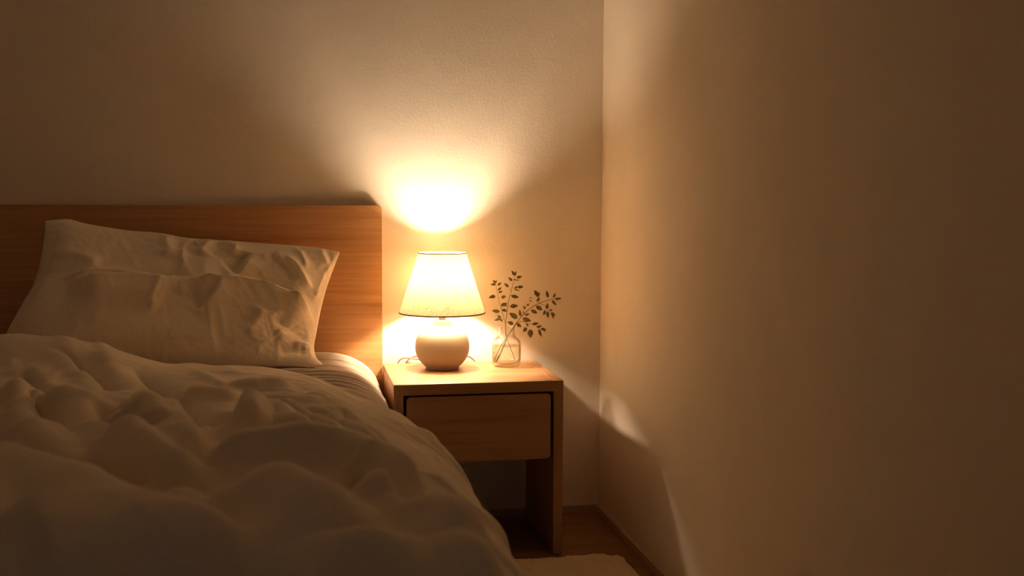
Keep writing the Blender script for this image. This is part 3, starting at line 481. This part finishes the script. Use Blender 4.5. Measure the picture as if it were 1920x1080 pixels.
# ------------------------------------------------------------------ table lamp
LX,LY=.4386,-.143
lamp=thing('table_lamp','lit table lamp with round ceramic base and tapered paper shade on the nightstand','lamp',(LX,LY,nZ))
body=[(.0,.0),(.050,.0),(.0515,.002),(.0519,.005),(.0535,.0085),(.0580,.0125),(.0650,.0195),(.0735,.030),(.0805,.044),(.0840,.058),(.0848,.072),(.0836,.086),(.0795,.100),(.0735,.1110),(.0650,.1195),(.0540,.1258),(.0420,.1295),(.0350,.1315),(.0315,.1340),(.0298,.138),(.0289,.143),(.0284,.148),(.0283,.1505),(.0273,.1525),(.025,.1530),(.0,.1530)]
lo=[np.array(q) for q in body]; body=[tuple(q) for q in lo[:3]]+[tuple(q) for q in spline(lo[3:23],5)]+[tuple(q) for q in lo[23:]]
lathe('base',[(max(r,.0002),z) for r,z in body],CERAMIC,lamp,segs=128)
lathe('stem',[(.0002,.1525),(.0115,.1525),(.0115,.174),(.009,.176),(.009,.205),(.0002,.205)],DARK,lamp,segs=48)
lathe('socket',[(.0002,.205),(.0155,.205),(.0165,.208),(.0165,.250),(.0155,.253),(.0002,.253)],BRASS,lamp,segs=48)
SB_,ST=.177,.363; RB,RT=.1337,.0742
sh=lathe('lamp_shade',[(RB+(RT-RB)*i/24,SB_+(ST-SB_)*i/24) for i in range(25)],SHADE,lamp,segs=160)
def torus(name,R,z,r,mat,par,segs=160,squash=1.6):
    return lathe(name,[(R+r*math.cos(a),z+squash*r*math.sin(a)) for a in np.linspace(0,2*PI,12,endpoint=False)],mat,par,segs,closed=True)
torus('trim_ring',RB+.0004,SB_,.0014,TRIM,sh); torus('trim_ring',RT+.0004,ST,.0011,TRIM,sh)
spv=[];spf=[]
for k in range(3):
    a=2*PI*k/3+.5
    q,f_=tube_data([(.017*math.cos(a),.017*math.sin(a),.212),((RB-.012)*math.cos(a)*.6,(RB-.012)*math.sin(a)*.6,.212),((RB-.0135)*math.cos(a),(RB-.0135)*math.sin(a),.212)],.0013,.0013,8,len(spv)); spv+=q; spf+=f_
mesh('shade_spider',spv,spf,BRASS,sh)
bulb_z=.277
bm=bmesh.new(); bmesh.ops.create_icosphere(bm,subdivisions=4,radius=.028)
for vtx in bm.verts:
    if vtx.co.z<-.012:
        q=(-vtx.co.z-.012)/.016; vtx.co.z-=.014*q; vtx.co.x*=1-.15*q; vtx.co.y*=1-.15*q
blb=from_bm('bulb',bm,BULB,lamp,True,(0,0,bulb_z)); blb['label']='glowing warm bulb'
for k,path in enumerate(CORD):
    c=tube('cord',spline(path,8),.0026,.0026,CORDM,sides=10); c['label']='pale beige power cord'; child(c,lamp)

# ------------------------------------------------------------------ vase and sprigs
VX,VY=.6462,-.127
vase=thing('glass_vase','small clear glass bottle vase half full of water on the nightstand','vase',(VX,VY,nZ))
outer=[(.0002,.0),(.033,.0),(.0385,.0015),(.0425,.006),(.0452,.014),(.0462,.024),(.0463,.060),(.0460,.072),(.0440,.080),(.0395,.0875),(.0335,.0925),(.0285,.0965),(.0262,.1005),(.0255,.106),(.0255,.117),(.0262,.122),(.0275,.1255),(.0280,.1275),(.0272,.1290)]
inner=[(.0258,.1290),(.0250,.127),(.0240,.122),(.0234,.116),(.0234,.1055),(.0242,.0995),(.0268,.0948),(.0318,.0908),(.0378,.0855),(.0420,.0785),(.0439,.071),(.0442,.060),(.0441,.026),(.0430,.018),(.0395,.0125),(.033,.0105),(.0002,.0098)]
lathe('glass_body',outer+inner,GLASS,vase,segs=96)
wat=[(.0002,.0108),(.0325,.0113),(.0390,.0134),(.0423,.0186),(.0434,.0262),(.0435,.060),(.0435,.0655),(.0437,.0668),(.0428,.0662),(.0002,.0660)]
w=lathe('water',wat,WATER,vase,segs=96); w['label']='clear water up to the shoulder'
def leaf_data(b,t,wd,off,seed):
    b=np.array(b);t=np.array(t);d=t-b;Ln=np.linalg.norm(d);d/=Ln
    r=random.Random(seed)
    view=np.array([r.uniform(-.5,.5),-1.,r.uniform(-.35,.6)]); view/=np.linalg.norm(view)
    sd=np.cross(view,d); sd/=np.linalg.norm(sd); nn=np.cross(d,sd)
    W=Ln*wd*.5; V=[];Fc=[]; n_=9
    bend=r.uniform(-.10,.14)*Ln; cup=r.uniform(.1,.32)
    for i in range(n_):
        s=i/(n_-1); wv=W*(math.sin(PI*s**.80)**.85)*(1.0-.15*s) if 0<s<1 else W*.03
        c=b+d*Ln*s+nn*bend*math.sin(PI*s)
        for j,q in enumerate((-1,-.5,0,.5,1)):
            V.append(c+sd*wv*q-nn*cup*wv*(abs(q)**1.3)*-1)
    for i in range(n_-1):
        for j in range(4):
            a=off+i*5+j; Fc.append((a,a+1,a+6,a+5))
    return V,Fc
for label,stems,leaves in SPRIGS:
    root=thing('leafy_sprig',label,'sprig',tuple(stems[0][0][0]))
    V=[];Fc=[]
    for pts,a,b in stems:
        q,f_=tube_data(spline(pts,8),a,b,8,len(V)); V+=q; Fc+=f_
    child(mesh('stem',V,Fc,STEM),root)
    V=[];Fc=[]
    for i,(b,t,wd) in enumerate(leaves):
        q,f_=leaf_data(b,t,wd,len(V),i*13+len(label)); V+=q; Fc+=f_
    child(mesh('foliage',V,Fc,LEAF),root)

# ------------------------------------------------------------------ rug
RX0,RX1,RY0,RY1=.16,.925,-1.95,-.497
nxr,nyr=200,380
gx=np.linspace(RX0,RX1,nxr);gy_=np.linspace(RY1,RY0,nyr)
GX,GY=np.meshgrid(gx,gy_,indexing='ij')
cr=.05
qx=np.abs(GX-(RX0+RX1)/2)-(RX1-RX0)/2+cr; qy=np.abs(GY-(RY0+RY1)/2)-(RY1-RY0)/2+cr
inside=-(np.hypot(np.maximum(qx,0),np.maximum(qy,0))+np.minimum(np.maximum(qx,qy),0)-cr)
inside=inside+.006*fbm(GX*60,GY*60,13)
tuft=np.abs(vnoise(GX*95,GY*95,3)-.5)*2; tuft2=vnoise(GX*45+.3*tuft,GY*45,8)
zz=.004+sstep(inside/.012)*(.013+.006*tuft2+.005*tuft)
rv=np.stack([GX+.004*fbm(GX*80,GY*80,23),GY+.004*fbm(GX*80,GY*80,27),zz],-1)
keep=inside>-.001
vid=-np.ones(GX.shape,int); ids=np.argwhere(keep); vid[keep]=np.arange(keep.sum())
fcs=[]
for i in range(nxr-1):
    for j in range(nyr-1):
        q=(vid[i,j],vid[i,j+1],vid[i+1,j+1],vid[i+1,j])
        if min(q)>=0: fcs.append(tuple(int(a) for a in q))
rug=mesh('rug',rv[keep],fcs,RUG)
so=rug.modifiers.new('backing','SOLIDIFY'); so.thickness=.003; so.offset=-1
tag(rug,'cream deep pile rug with a rounded corner on the wooden floor','rug')

# ------------------------------------------------------------------ light, camera, view
w=bpy.data.worlds.new('World'); S.world=w; w.use_nodes=True
bg=w.node_tree.nodes['Background']; bg.inputs[0].default_value=(1,.84,.73,1); bg.inputs[1].default_value=WORLD_L
f,yaw,pit,rol,Dc,Hc=CAM
cy,sy=math.cos(yaw),math.sin(yaw); cp,sp=math.cos(pit),math.sin(pit)
Fv=Vector((sy*cp,cy*cp,-sp)); Rv=Vector((cy,-sy,0)); Uv=Rv.cross(Fv)
c,s=math.cos(rol),math.sin(rol); R2=c*Rv+s*Uv; U2=-s*Rv+c*Uv
cam=bpy.data.cameras.new('camera'); cam.sensor_width=36; cam.lens=f/1920*36; cam.clip_start=.05
co=bpy.data.objects.new('camera',cam); COL.objects.link(co)
mw=Matrix.Identity(4)
for i in range(3): mw[i][0]=R2[i]; mw[i][1]=U2[i]; mw[i][2]=-Fv[i]
mw[0][3]=0; mw[1][3]=-Dc; mw[2][3]=Hc
co.matrix_world=mw; S.camera=co
cam.dof.use_dof=True; cam.dof.focus_distance=3.38; cam.dof.aperture_fstop=3.5
S.view_settings.view_transform='Standard'; S.view_settings.look='None'; S.view_settings.gamma=1; S.view_settings.exposure=.14
S.view_settings.use_curve_mapping=False
S.cycles.use_denoising=True
S.cycles.max_bounces=12; S.cycles.diffuse_bounces=8; S.cycles.transparent_max_bounces=24
S.cycles.caustics_reflective=False; S.cycles.caustics_refractive=False
S.cycles.sample_clamp_indirect=12
